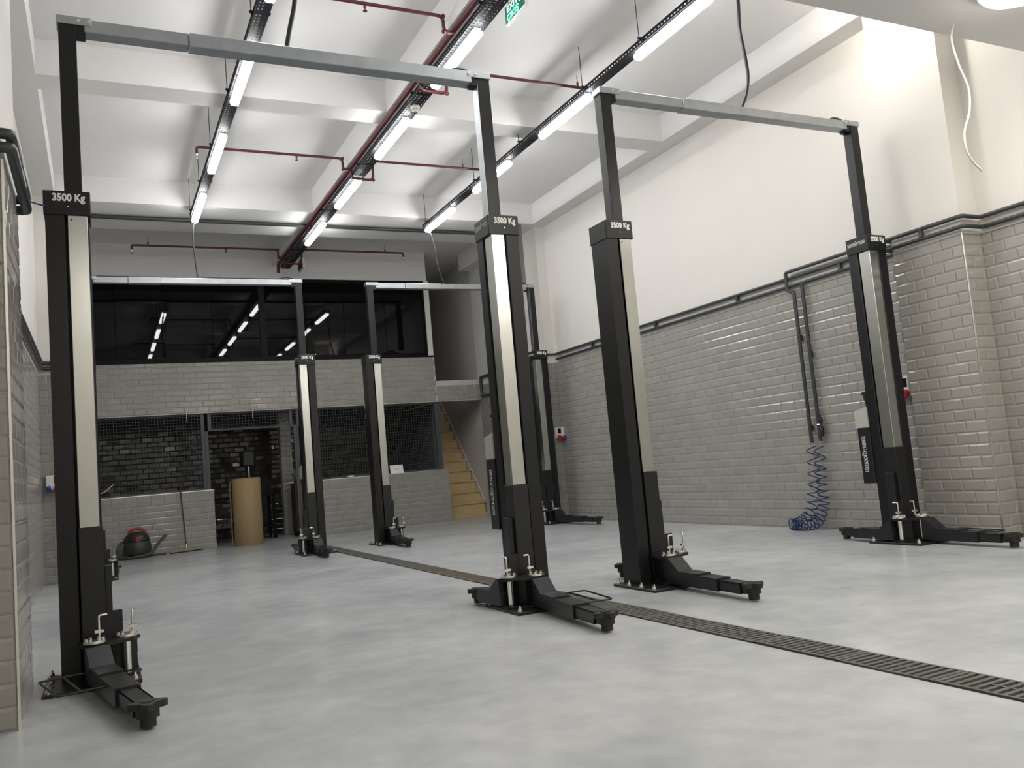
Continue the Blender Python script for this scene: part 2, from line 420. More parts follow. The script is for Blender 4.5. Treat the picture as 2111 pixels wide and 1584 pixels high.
gme2 = gme.copy(); gme2.materials.clear(); gme2.materials.append(RUST)
for i in range(24):
    y = .9+i*.5
    o = link('grate', gme2 if 6.6 < y < 8.2 else gme, dr, loc=(random.uniform(-.003, .003), y, 0)); o.rotation_euler.z = R(random.uniform(-.35, .35))

# ------------------------------------------------------------------ two-post lifts
WD2 = 1.41
def rotxy(u, v, a): return u*math.cos(a)-v*math.sin(a), u*math.sin(a)+v*math.cos(a)
def lobed_pad(mb, c, z0, z1, r):
    pts = []
    for i in range(32):
        t = 2*PI*i/32; q = r*(.80+.20*math.cos(4*t)); pts.append((c[0]+q*math.cos(t), c[1]+q*math.sin(t)))
    mb.prism(pts, lambda u, v, t: (u, v, t), z0, z1)
def swing_arm(root, sx, m, pin, pad, front, guard, rodrot):
    """pin, pad in column space (inward, depth); m mirrors inward to x"""
    P = Vector((sx+m*pin[0], pin[1], 0)); Q = Vector((sx+m*pad[0], pad[1], 0))
    d = (Q-P).normalized(); L = (Q-P).length; sd = Vector((d.y, -d.x, 0))
    up = Vector((0, 0, 1))
    Lo = L*.68 if front else L*.78
    fn = lambda u, v, t: P+d*u+up*v+sd*t
    a = MB(); a.obox(P+d*.045+up*.035, d, up, Lo-.045, .115, .085)
    a.prism([(.05, .12), (.05, .215), (.085, .215), (.20, .131), (min(.42, Lo), .131), (min(.42, Lo), .12)], fn, -.06, .06)
    arm = a.build('swing_arm', BLACK2, root)
    i = MB()
    i.obox(P+d*(Lo-.1)+up*.041, d, up, L-Lo+.1-.075, .092, .008).obox(P+d*(Lo-.1)+up*.101, d, up, L-Lo+.1-.075, .092, .008)
    for s_ in (-1, 1): i.obox(P+d*(Lo-.1)+up*.041+sd*s_*.042, d, up, L-Lo+.1-.075, .008, .068)
    i.obox(P+d*(L-.13)+up*.045, d, up, .10, .07, .045)
    i.build('inner_tube', BLACK2, arm)
    p = MB(); p.cyl(Q+up*.012, Q+up*.085, .034, 20); p.cyl(Q+up*.05, Q+up*.088, .048, 20); p.build('pad_socket', RUBBER, arm)
    p = MB(); lobed_pad(p, Q, .088, .116, .082); p.cyl(Q+up*.116, Q+up*.12, .03, 12)
    p.build('lift_pad', RUBBER, arm)
    p = MB(); p.cyl(P+up*.04, P+up*.226, .021, 16); p.build('hinge_pin', CHROME, arm)
    p = MB(); p.cyl(P+up*.226, P+up*.240, .058, 20)
    for k in range(6):
        b = P+Vector((.042*math.cos(k*PI/3), .042*math.sin(k*PI/3), .240)); p.cyl(b, b+up*.012, .009, 6)
    p.build('hinge_flange', CHROME, arm)
    b = P+d*(-.03)+sd*m*(-.03 if front else .03); e = Vector((math.cos(rodrot)*m, math.sin(rodrot), 0))
    p = MB(); p.tube(bend([b+up*.23, b+up*.365, b+up*.365+e*.042], .012), .0065, 8); p.box(b.x-.022, b.x+.022, b.y-.012, b.y+.012, .272, .288)
    p.build('locking_rod', CHROME, arm)
    if guard:
        o = -m if sd.x > 0 else m
        s = Vector((-m, 0, 0)); s = (s-d*s.dot(d)).normalized()
        q = lambda r, t: P+d*r+s*t+up*.10
        p = MB(); p.tube(bend([q(.14, .05), q(.14, .29), q(.60, .27), q(.60, .05)], .03), .006, 6)
        p.tube([q(.14, .175), q(.60, .165)], .006, 6)
        p.build('foot_guard', BLACK2, arm)
    return arm

def brand(parent, origin, xd, yd, w, size):
    origin = Vector(origin); nd = Vector(xd).cross(Vector(yd))
    a = text('brand_outline', 'nussbaum', size, TXT, parent, origin, xd, yd, offset=size*.075, depth=.0008, fit=w, spacing=1.12)
    b = text('brand_lettering', 'nussbaum', size, BLACK, parent, origin+nd*.0012, xd, yd, offset=size*.012, depth=.0008, fit=w*.965, spacing=1.12)
    return a

def lift(label, xl, y, padsL, padsR, guards, boxr=True, seams=(.62,), silver_post=False):
    root = empty('two_post_lift', (xl+WD2, y, 0), label, 'car lift', 'two-post car lifts')
    for side, (sx, m, pads) in enumerate(((-WD2, 1, padsL), (WD2, -1, padsR))):
        X = lambda u: sx+m*u
        b = MB().box(X(-.196), X(.279), -.40, .146, 0, .02, .004); bp = b.build('base_plate', BLACK2, root)
        bm_ = MB(); bm_.cyl((0, 0, 0), (0, 0, .006), .02, 12); bm_.cyl((0, 0, .006), (0, 0, .022), .014, 6); bm_.cyl((0, 0, .022), (0, 0, .036), .007, 8)
        bme = bm_.mesh('anchor_bolt'); bme.materials.append(CHROME)
        for u, v in ((-.17, -.36), (-.17, -.2), (-.17, -.04), (-.17, .11), (.245, -.36), (.25, .11)):
            link('anchor_bolt', bme, bp, loc=(X(u), v, .02))
        poly = [(-.115, -.115), (-.018, -.115), (-.012, -.109), (-.012, .014), (.109, .014), (.115, .02), (.115, .115), (-.115, .115)]
        MB().prism(poly, lambda u, v, t: (X(u), v, t), .02, 2.665).build('column', BLACK, root)
        cp = MB().box(X(-.122), X(.124), -.124, .122, 2.655, 2.80, .004).build('column_cap', BLACK, root)
        text('capacity_lettering', '3500 Kg', .060, TXT, cp, (X(.0)+.01, -.1255, 2.757), (1, 0, 0), (0, 0, 1), offset=.0022, fit=.17)
        MB().cyl((X(0)+.005, -.124, 2.705), (X(0)+.005, -.127, 2.705), .005, 8).build('screw', CHROME, cp)
        nx = m; ud = (-Vector((nx, 0, 0))).cross(Vector((0, 0, 1)))
        if side == 1:
            brand(cp, (X(.1255), -.0, 2.745), ud, (0, 0, 1), .20, .05)
        c = MB().box(X(.0), X(.104), -.117, .004, .845, 2.656, .003); cs = c.build('cover_strip', ALU, root)
        MB().cyl((X(.02), -.117, 2.63), (X(.02), -.120, 2.63), .005, 8).build('screw', BLACK2, cs)
        cg = MB().box(X(-.006), X(.118), -.131, .008, .06, .845, .003).build('carriage', BLACK2, root)
        MB().box(X(.118), X(.152), -.10, -.005, .10, .62, .003).build('safety_rail', BLACK2, cg)
        MB().box(X(.112), X(.20), -.128, -.105, .12, .37, .003).build('side_plate', BLACK2, cg)
        pf, pr = (.055, -.255), (.215, -.165)
        hull = [(-.03, -.12), (-.01, -.29), (.06, -.315), (.12, -.29), (.25, -.235), (.285, -.165), (.25, -.10), (.13, -.02), (-.02, -.02)]
        br = MB(); br.prism(hull, lambda u, v, t: (X(u), v, t), .205, .224); br.prism(hull, lambda u, v, t: (X(u), v, t), .022, .036)
        br.prism([(-.004, -.12), (.0, -.20), (.11, -.20), (.16, -.14), (.16, -.02), (-.004, -.02)], lambda u, v, t: (X(u), v, t), .036, .205)
        br.build('hinge_bracket', BLACK, cg)
        swing_arm(root, sx, m, pf, pads[0], True, guards[side], R(10) if side == 0 else R(170) if False else R(0))
        swing_arm(root, sx, m, pr, pads[1], False, False, R(75))
        ep = MB().box(X(-.012), X(.084), -.072, .024, 2.80, 3.86, .003).build('extension_post', BLACK, root)
        if side == 1 and silver_post:
            MB().box(X(.084), X(.0875), -.068, .02, 2.802, 3.84).build('cable_cover', GALV, ep)
        e = MB().box(X(-.022), X(.17), -.082, .034, 3.855, 3.905, .003).build('end_bracket', GALV, root)
        e2 = MB().box(X(.084), X(.135), -.066, .018, 3.80, 3.856).build('bracket_arm', BLACK, e)
        for v in (.10, .155): MB().cyl((X(v), -.082, 3.88), (X(v), -.09, 3.88), .009, 6).build('bolt', CHROME, e)
    a0, a1 = -WD2+.13, WD2-.13
    xs = [a0]+[-WD2+s for s in seams]+[a1]
    for i, (p, q) in enumerate(zip(xs[:-1], xs[1:])):
        gsc = .004 if i % 2 else 0
        MB().box(p, q-.003, -.076-gsc, .028+gsc, 3.818-gsc, 3.898+gsc, .004).build('crossbar', GALV, root)
    if boxr:
        X = lambda u: WD2-u
        bx = MB().box(X(-.10), X(.127), .117, .255, .53, 1.045, .004).build('control_box', BLACK2, root)
        brand(bx, (X(.1275), .20, .80), (0, 0, 1), (0, 1, 0), .33, .062)
        sw = MB(); sw.prism([(.128, 1.045), (.128, 1.235), (.275, 1.205), (.275, 1.045)], lambda u, v, t: (t, u, v), X(-.09), X(.12))
        s_ = sw.build('switch_housing', mat('grey_housing', (.42, .40, .36, 1), .45), bx)
        kn = MB(); kn.lathe([(.016, 0), (.016, .05), (.026, .07), (.03, .115), (.042, .125), (.044, .145), (.03, .152)], (X(.06), .16, 1.228), 16)
        kn.build('switch_knob', RUBBER, bx)
    MB().tube(smooth([(WD2-.30, 0, 3.90), (WD2-.24, -.01, 3.935), (WD2-.16, .0, 3.945), (WD2-.06, .01, 3.92), (WD2-.02, 0.01, 3.9)]), .012, 8).build('cable_loop', CABLE, root)
    return root

lift('front-left black two-post lift beside the drain, its left post nearest the left wall', -.112, 5.532,
     ((.26, -1.42), (.16, .45)), ((.16, -1.30), (.26, .30)), (True, True), seams=(.73,), silver_post=True)
lift('front-right black two-post lift standing against the right tiled wall pillar', 3.686, 5.50,
     ((.0, -1.20), (.09, .43)), ((.115, -1.12), (.14, .52)), (False, True), seams=(.80, 1.33))
lift('rear-left black two-post lift in front of the doorway with the cardboard roll', -.113, 12.146,
     ((.16, -1.1), (.25, .45)), ((.11, -1.02), (.17, .55)), (False, False), seams=(.55, .95))
lift('rear-right black two-post lift standing in front of the stairs', 3.726, 12.257,
     ((-.03, -1.18), (.10, .45)), ((-.02, -1.40), (.14, .5)), (False, False), seams=(.6, 1.2, 2.0), silver_post=True)

# ------------------------------------------------------------------ cable trays and battens
ZL = 4.80
def tray(x, w, y0, y1, label, rods):
    root = empty('cable_tray', (x, 0, ZL+.075), label, 'cable tray', 'perforated cable trays')
    h = .05; t = MB(); n = int((y1-y0)/.05)
    for k in range(5):
        u = -w/2+w*k/4; t.box(max(-w/2, u-.010), min(w/2, u+.010), y0, y1, 0, .002)
    for i in range(n+1):
        y = y0+i*.05; t.box(-w/2, w/2, y, min(y1, y+.026), .0002, .0018)
    for s in (-1, 1):
        u = s*w/2
        t.box(u-.001, u+.001, y0, y1, 0, .018); t.box(u-.001, u+.001, y0, y1, .032, h)
        for i in range(n+1):
            y = y0+i*.05; t.box(u-.0008, u+.0008, y, min(y1, y+.026), .017, .033)
        t.box(u-.008, u+.008, y0, y1, h, h+.002)
    t.build('tray_channel', TRAYM, root)
    MB().tube([(w*.15, y0, .012), (w*.15, y1, .012)], .009, 6).build('tray_cable', CABLE, root)
    MB().tube([(-w*.2, y0, .010), (-w*.2, y1, .010)], .007, 6).build('tray_cable', CABLE, root)
    for y in rods:
        for s in (-1,): MB().cyl((s*(w/2+.015), y, .03), (s*(w/2+.015), y, ZC-ZL-.07 if not(3.0 < x < 3.4) else ZB-ZL-.07), .004, 6).build('hanger_rod', TRAYM, root)
        MB().box(-w/2-.03, w/2+.03, y-.015, y+.015, .052, .064).build('hanger_bracket', TRAYM, root)
XT = {'left': 1.352, 'middle': 3.165, 'right': 4.86}
tray(XT['left'], .115, 4.2, 12.5, 'left perforated black cable tray hanging from the ceiling', (4.9, 6.9, 8.4, 9.85, 11.1, 12.3))
tray(XT['middle'], .16, 4.2, 15.3, 'middle black cable tray running beside the main red pipe', (6.2, 8.0, 10.1, 12.0, 14.2))
tray(XT['right'], .11, 4.2, 12.5, 'right perforated black cable tray hanging near the right wall', (4.9, 6.33, 7.4, 8.95, 10.35, 12.3))
ordn = ['first', 'second', 'third', 'fourth', 'fifth']
def batten(x, y, label, ln=1.1):
    root = empty('led_batten', (x, y, ZL+.07), label, 'light', 'LED battens on the cable trays')
    MB().box(-.036, .036, -ln/2+.01, ln/2-.01, -.03, .004, .004).build('housing', PLASTIC, root)
    d = MB(); prof = [(-.043, -.03), (-.043, -.055), (-.03, -.078), (.03, -.078), (.043, -.055), (.043, -.03)]
    d.prism(prof, lambda u, v, t: (u, t, v), -ln/2, ln/2); d.build('diffuser', LED, root)
for side, ys in (('left', (5.93, 7.90, 9.89, 11.91)), ('middle', (5.08, 7.03, 9.0, 10.96, 12.90)), ('right', (5.93, 7.94, 9.94, 11.88))):
    for i, y in enumerate(ys):
        batten(XT[side], y, 'lit white batten under the %s cable tray, %s from the entrance' % (side, ordn[i]))

# round lamps in the lower ceiling over the entrance
def downlight(x, y, label, r=.33):
    root = empty('ceiling_lamp', (x, y, SLZ), label, 'lamp', 'round lamps on the lower ceiling')
    MB().lathe([(r, 0), (r, -.05), (r-.015, -.07), (r-.02, -.07)], (0, 0, 0), 32).build('rim', PLASTIC, root)
    MB().lathe([(r-.016, -.066), (r-.03, -.085), (r-.12, -.10), (.01, -.104)], (0, 0, 0), 32).build('diffuser', DOWN, root)
downlight(5.80, 3.30, 'lit round ceiling lamp at the right end of the lower ceiling')
for xx, yy, lb in ((3.6, 2.6, 'middle of the front row above the drain'), (5.4, .3, 'middle row nearer the right wall'),
                   (3.1, .3, 'centre of the lower ceiling'), (6.17, -2.2, 'last row beside the right wall'), (3.1, -2.2, 'middle of the last row by the entrance'), (.5, -2.2, 'last row beside the left wall')):
    downlight(xx, yy, 'lit round ceiling lamp, ' + lb)
fl = empty('floodlight', (6.22, 5.08, ZC), 'small floodlight on the ceiling aimed at the front right pillar', 'lamp')
MB().box(-.05, .0, -.07, .07, -.50, -.36, .01).build('lamp_body', BLACK2, fl)
MB().box(.0, .006, -.055, .055, -.485, -.375).build('diffuser', mat('flood_diffuser', (1, 1, 1, 1), .4, emit=(1, .92, .80, 1), es=190), fl)
MB().cyl((-.03, 0, -.36), (-.03, 0, 0), .012, 8).build('bracket', BLACK2, fl)

# ------------------------------------------------------------------ sprinkler pipes
sp = empty('sprinkler_pipe', (3.07, 10, 4.95), 'dark red sprinkler pipe with side branches under the middle ceiling beam', 'pipe')
def spt(name, pts, r, m=RED, rr=.06):
    o = Vector((3.07, 10, 4.95)); return MB().tube(bend([Vector(p)-o for p in pts], rr), r, 10).build(name, m, sp)
spt('main_pipe', [(3.07, 4.2, 4.985), (3.07, 15.4, 4.985), (3.07, 15.45, 4.83)], .03)
def branch(y, yr, x0, x1, zb=5.10):
    spt('branch_pipe', [(x0, y, zb-.08), (x0, y, zb), (2.965, y, zb), (2.965, y, 4.955), (3.07, y, 4.955)], .0165)
    spt('branch_pipe', [(3.07, yr, 4.98), (3.07, yr, 4.84), (3.36, yr, 4.84), (3.36, yr, zb), (x1, yr, zb), (x1, yr, zb-.08)], .0165)
    o = Vector((3.07, 10, 4.95))
    for x, yy in ((x0, y), (x1, yr), ((x0+2.965)/2+.3, y)):
        MB().lathe([(.012, 0), (.014, -.03), (.006, -.035), (.006, -.055), (.02, -.057), (.02, -.062)], Vector((x, yy, zb-.075 if x in (x0, x1) else zb-.01))-o, 10).build('sprinkler_head', CHROME if x in (x0, x1) else RED, sp)
    for x, yy in ((x0+.25, y), (x1-.35, yr)):
        MB().cyl(Vector((x, yy, zb))-o, Vector((x, yy, zb+.14))-o, .004, 6).cyl(Vector((x, yy, zb+.01))-o, Vector((x, yy, zb+.06))-o, .012, 8).build('pipe_hanger', RED, sp)
    for x, yy, z in ((2.965, y, zb), (2.965, y, 4.955), (3.36, yr, zb), (3.36, yr, 4.84)):
        MB().ell(Vector((x, yy, z))-o, .023, .023, .023, 12, 8).build('elbow_fitting', RED, sp)
branch(6.78, 7.74, .9, 5.3); branch(10.385, 10.385, 1.19, 5.0); branch(14.85, 14.8, .61, 5.26)
MB().tube([(.0, 13.0, 4.99), (6.45, 13.0, 4.99)], .03, 10).build('ceiling_conduit', DPIPE)
tag(bpy.data.objects['ceiling_conduit'], 'straight dark grey conduit crossing under the wide rear ceiling beam', 'pipe')
cdk = MB().box(6.47, 6.60, 12.52, 12.58, 3.92, ZB); cdk.box(6.53, 6.535, 12.515, 12.52, 3.92, ZB)
tag(cdk.build('cable_duct', mat('duct_grey', (.20, .20, .19, 1), .4, .6)), 'vertical grey cable duct rising above the rear-right lift post', 'cable duct')

# ------------------------------------------------------------------ exit signs, smoke detector
GREEN = mat('sign_green', (.004, .05, .028, 1), .35, emit=(.0, .25, .12, 1), es=.15)
GTXT = mat('sign_lettering', (.1, .9, .45, 1), .4, emit=(.15, 1, .5, 1), es=1.1)
WTXT = mat('sign_lettering_pale', (.6, .9, .75, 1), .4, emit=(.6, 1, .8, 1), es=.6)
def exit_sign(x, y, z, label, dark=False):
    r = empty('exit_sign', (x, y, z), label, 'exit sign', 'hanging exit signs')
    MB().box(-.018, .018, -.2, .2, 0, .18, .003).build('sign_body', PLASTIC, r)
    MB().box(-.0205, -.018, -.192, .192, .012, .172).build('sign_face', FRAME if dark else GREEN, r)
    if not dark:
        text('exit_lettering', 'EXIT', .085, WTXT, r, (-.0215, .04, .128), (0, -1, 0), (0, 0, 1), offset=.001, fit=.22)
        text('exit_lettering', 'ÇIKIŞ', .08, GTXT, r, (-.0215, .04, .05), (0, -1, 0), (0, 0, 1), offset=.002, fit=.24)
        a = MB(); a.prism([(-.10, .085), (-.15, .085), (-.15, .07), (-.18, .095), (-.15, .12), (-.15, .105), (-.10, .105)], lambda u, v, t: (t, u, v), -.0225, -.0205); a.build('arrow_mark', WTXT, r)
    else:
        text('exit_lettering', 'EXIT', .085, GREYST, r, (-.0215, .0, .09), (0, -1, 0), (0, 0, 1), fit=.24)
    for yy in (-.15, .15): MB().cyl((0, yy, .18), (0, yy, ZC-z), .003, 6).build('hanger_rod', CABLE, r)
exit_sign(3.55, 6.44, 5.015, 'green exit sign hanging beside the middle cable tray near the entrance')
exit_sign(3.46, 15.3, 4.86, 'small dark exit sign hanging at the far end of the middle tray', True)
sd_ = empty('smoke_detector', (3.165, 8.17, ZL+.063), 'round white smoke detector under the middle cable tray', 'smoke detector')
MB().lathe([(.05, 0), (.05, -.02), (.035, -.03), (.034, -.045), (.018, -.055)], (0, 0, 0), 20).build('detector_body', PLASTIC, sd_)
MB().lathe([(.0355, -.032), (.0355, -.036)], (0, 0, 0), 20).build('vent_slot', CABLE, sd_)

# ------------------------------------------------------------------ hanging cables
def cable(name, pts, r, m, label): return tag(MB().tube(smooth(pts, 8), r, 8).build(name, m), label, 'cable')
cable('hanging_cable', [(1.34, 5.5, 4.84), (1.335, 5.5, 4.5), (1.315, 5.5, 4.25), (1.27, 5.5, 4.05), (1.24, 5.5, 3.91)], .016, CABLE, 'black cable dropping from the left tray to the front-left crossbar')
cable('hanging_cable', [(5.28, 5.48, ZC), (5.275, 5.48, 4.93), (5.254, 5.48, 4.649), (5.272, 5.48, 4.471), (5.288, 5.48, 4.243), (5.245, 5.48, 4.059), (5.165, 5.48, 3.91)], .015, CABLE, 'wavy black cable dropping from the ceiling to the front-right crossbar')
cable('hanging_cable', [(1.33, 12.35, 4.78), (1.30, 12.3, 4.5), (1.31, 12.25, 4.2), (1.325, 12.2, 3.91)], .012, CABLE, 'thin dark cable from the left tray to the rear-left crossbar')
cable('hanging_cable', [(4.87, 12.35, 4.78), (4.91, 12.3, 4.5), (4.93, 12.28, 4.2), (5.0, 12.26, 3.91)], .012, CABLE, 'thin dark cable from the right tray to the rear-right crossbar')
cable('hanging_cable', [(5.915, 3.955, 4.0), (5.90, 3.955, 3.97), (5.86, 3.95, 3.86), (5.90, 3.95, 3.68), (5.975, 3.95, 3.50), (5.95, 3.95, 3.32), (5.86, 3.95, 3.15), (5.85, 3.95, 3.02), (5.90, 3.95, 2.93), (6.0, 3.95, 2.86)], .008, WCABLE, 'loose white cable hanging from the lower ceiling at upper right')
for i, (x, z, lb) in enumerate(((1.39, 2.55, 'short white wire poking from the tiled band left of the doorway'), (2.505, 2.55, 'short white wire poking from the tiled band above the cardboard roll'), (4.59, 2.44, 'short white wire poking below the band between the rear lifts'))):
    cable('loose_wire', [(x-.02, YB, z), (x-.015, YB-.04, z-.02), (x, YB-.06, z-.1), (x+.012, YB-.05, z-.2), (x+.01, YB-.04, z-.33)], .006, WCABLE, lb)
cable('air_line', [(-.34, 5.22, 2.69), (-.28, 5.3, 2.685), (-.22, 5.4, 2.70)], .005, mat('blue_line', (.02, .04, .16, 1), .4), 'thin dark blue hose from the left pillar pipes to the nearest post')

# ------------------------------------------------------------------ wall pipes
def prun(name, runs, loc, label, clips, r=.016):
    root = empty(name, loc, label, 'pipe'); o = Vector(loc)
    for pts in runs: MB().tube(bend([Vector(p)-o for p in pts], .03), r, 8).build('pipe', DPIPE, root)
    for p in clips:
        p = Vector(p)-o; MB().box(p.x-.025, p.x+.025, p.y-.014, p.y+.014, p.z-.035, p.z+.035, .004).build('pipe_clip', DPIPE, root)
x = XR-.045; xp = PRX-.045; xq = 6.90-.045
prun('wall_pipe', [
    [(xq, 13.25, 2.79), (xq, 12.575, 2.79), (x, 12.575, 2.79), (x, 7.06, 2.79), (x, 5.53, 2.79), (xp, 5.53, 2.79), (xp, 4.71, 2.79), (x, 4.71, 2.79), (x, 1.0, 2.79)],
    [(x, 12.5, 2.70), (x, 5.535, 2.70), (xp+.004, 5.535, 2.70), (xp+.004, 4.706, 2.70), (x+.004, 4.706, 2.70), (x+.004, 1.0, 2.70)],
    [(x-.02, 6.0, 2.86), (x-.02, 7.06, 2.86), (x-.02, 7.06, 2.66), (x-.02, 6.965, 2.62), (x-.02, 6.965, .94)],
    [(x-.01, 6.845, 2.70), (x-.01, 6.845, .95)]],
    (x, 8.5, 2.74), 'pair of dark pipes along the top of the right tiled wall with two drops', [(x, y, 2.745) for y in (11.3, 9.6, 7.9, 6.3, 3.9)]+[(xp, 5.12, 2.745), (x, 6.965, 2.1), (x, 6.845, 1.9), (x, 6.965, 1.1), (x, 6.845, 1.2)], r=.02)
x = XL+.045; xp = PLX+.05
prun('wall_pipe', [
    [(XL+.045, 4.50, 2.76), (xp, 4.50, 2.76), (xp, 5.5, 2.76), (x, 5.5, 2.76), (x, 12.29, 2.80), (-.375, 12.29, 2.80), (-.375, 13.05, 2.80), (x, 13.05, 2.8), (x, 15.7, 2.8)],
    [(XL+.045, 4.505, 2.695), (xp, 4.505, 2.695), (xp, 5.495, 2.695), (x, 5.495, 2.695), (x, 12.295, 2.73), (-.38, 12.295, 2.73), (-.38, 13.0, 2.73)]],
    (x, 8.5, 2.72), 'pair of black pipes along the top of the left tiled wall', [(xp, 5.0, 2.73), (xp, 5.42, 2.73), (x, 7.5, 2.75), (x, 10.0, 2.75), (x, 11.9, 2.76)], r=.028)
# small pipe bend by the stairs
prun('wall_pipe', [[(XR-.04, 15.0, 2.80), (XR-.04, 15.72, 2.80), (XR-.04, 15.72, 2.42), (XR-.04, 15.0, 2.42)]], (XR-.04, 15.4, 2.6), 'short dark pipe loop on the wall beside the stairs opening', [(XR-.04, 15.35, 2.8), (XR-.04, 15.72, 2.5)], r=.03)

# ------------------------------------------------------------------ blue coil hoses
BLUE = mat('blue_hose', (.008, .03, .13, 1), .35)
def coil(path, turns, r0, r1):
    P = smooth(path, 12); ln = [0]
    for a, b in zip(P[:-1], P[1:]): ln.append(ln[-1]+(b-a).length)
    N = int(max(turns(1.0)*18, 10)); out = []
    import bisect
    for i in range(N+1):
        f = i/N
        # invert turns so that points are even per turn
        lo, hi = 0.0, 1.0
        for _ in range(24):
            mid = (lo+hi)/2
            if turns(mid) < f*turns(1.0): lo = mid
            else: hi = mid
        s = lo*ln[-1]; j = max(1, min(bisect.bisect(ln, s), len(P)-1))
        t = (s-ln[j-1])/max(1e-6, ln[j]-ln[j-1]); p = P[j-1].lerp(P[j], t); d = (P[j]-P[j-1]).normalized()
        e1 = d.cross(Vector((1, 0, .2))).normalized(); e2 = d.cross(e1)
        a = 2*PI*turns(lo); rr = r0+(r1-r0)*lo
        out.append(p+(e1*math.cos(a)+e2*math.sin(a))*rr)
    return out
hx = XR-.10
def hose(label, path, turns, r0, r1, top):
    root = empty('coil_hose', (path[-1][0], path[-1][1], 0), label, 'hose', 'blue coil air hoses'); o = Vector((path[-1][0], path[-1][1], 0))
    pts = coil(path, turns, r0, r1)
    MB().tube([Vector(p)-o for p in pts], .0065, 6).build('coil', BLUE, root)
    MB().cyl(Vector(top)-o, Vector(path[0])-o, .012, 10).build('coupling', CHROME, root)
hose('stretched blue coil hose hanging from the wall pipe, left of the pair', [(hx+.03, 6.965, .90), (hx+.01, 6.96, .65), (hx-.02, 6.99, .35), (hx-.05, 7.05, .17), (hx-.10, 7.16, .075), (hx-.13, 7.26, .062)], lambda t: 8*t+6*t**5, .062, .06, (hx+.03, 6.965, .95))
hose('denser blue coil hose hanging from the wall pipe, right of the pair', [(hx+.03, 6.85, .90), (hx, 6.86, .6), (hx-.04, 6.82, .32), (hx-.07, 6.86, .15), (hx-.10, 6.95, .07), (hx-.14, 7.08, .058), (hx-.16, 7.19, .057)], lambda t: 7*t+12*t**2.2, .058, .055, (hx+.03, 6.85, .95))
rg = empty('pressure_regulator', (hx+.03, 6.80, 1.0), 'small black air regulator with fitting beside the coil hoses', 'regulator')
MB().lathe([(.02, 0), (.024, .03), (.024, .10), (.014, .11), (.014, .15), (.024, .16), (.024, .20), (.01, .21)], (0, 0, 0), 14).build('regulator_body', RUBBER, rg)
MB().cyl((0, 0, .13), (0, .05, .13), .009, 8).build('fitting', CHROME, rg)

# ------------------------------------------------------------------ wall sockets
SR = mat('socket_red', (.45, .02, .02, 1), .35); SB = mat('socket_blue', (.02, .06, .30, 1), .35)
def socket(loc, rot, label, f=1):
    r = empty('socket_box', loc, label, 'socket box', 'wall socket boxes'); r.rotation_euler.z = rot
    MB().box(-.08, .08, -.075, 0, -.085, .10, .008).build('box_body', PLASTIC, r)
    MB().box(-.07*f, -.01*f, -.082, -.075, .0, .085, .003).build('breaker_window', FRAME, r)
    for n, m_, u, rr in (('red_socket', SR, -.045*f, .038), ('blue_socket', SB, .05*f, .03)):
        MB().cyl((u, -.06, -.055), (u, -.125, -.085), rr, 18).cyl((u, -.11, -.08), (u, -.128, -.088), rr*1.12, 18).build(n, m_, r)
socket((7.02, 12.608, 1.44), 0, 'grey socket box with red and blue plugs on the rear right pillar')
socket((XR-.008, 5.72, 1.40), R(-90), 'socket box with red plug behind the front-right lift post', -1)
socket((-.53, 12.338, 1.26), 0, 'socket box with blue plug on the rear left pillar', -1)

# ------------------------------------------------------------------ mesh partition under the mezzanine
PZ = BZ0
def partition(label, x0, x1, z0, posts, yy=YB+.06):
    r = empty('mesh_partition', ((x0+x1)/2, yy, z0), label, 'mesh screen', 'grey steel mesh screens'); cx = (x0+x1)/2
    for a, b in posts: MB().box(a-cx, b-cx, -.03, .03, 0, PZ-z0, .004).build('post', GREYST, r)
    MB().box(x0-cx, x1-cx, -.02, .02, PZ-z0-.04, PZ-z0).build('top_rail', GREYST, r)
    MB().box(x0-cx, x1-cx, -.02, .02, 0, .03).build('bottom_rail', GREYST, r)
    g = MB(); n = int((x1-x0)/.05)
    for i in range(n+1): u = x0-cx+i*.05; g.box(u-.0022, u+.0022, -.0022, .0022, 0, PZ-z0)
    k = int((PZ-z0)/.05)
    for i in range(k+1): g.box(x0-cx, x1-cx, -.0022, .0022, i*.05-.0022, i*.05+.0022)
    o = g.build('wire_mesh', GREYST, r); o['kind'] = 'stuff'
partition('grey wire mesh screen above the low wall left of the doorway', XL, 1.69, 1.014, ((1.63, 1.69),))
partition('narrow wire mesh panel with grey rail above the doorway', 1.75, 3.30, 2.04, ((1.75, 1.81), (3.17, 3.23)))
partition('grey wire mesh screen between the doorway and the stairs', 3.30, 6.13, 1.014, ((3.30, 3.36), (4.7, 4.74), (6.03, 6.13)))
dp = empty('door_frame', (2.47, YB+.06, 0), 'grey steel doorway posts in front of the dark store room', 'door frame')
MB().box(-.78, -.72, -.03, .03, 0, 2.04, .003).build('post', GREYST, dp); MB().box(.77, .83, -.03, .03, 0, 2.04, .003).build('post', GREYST, dp)
MB().box(.86, .90, -.03, .03, 0, 2.04, .003).build('post', GREYST, dp)

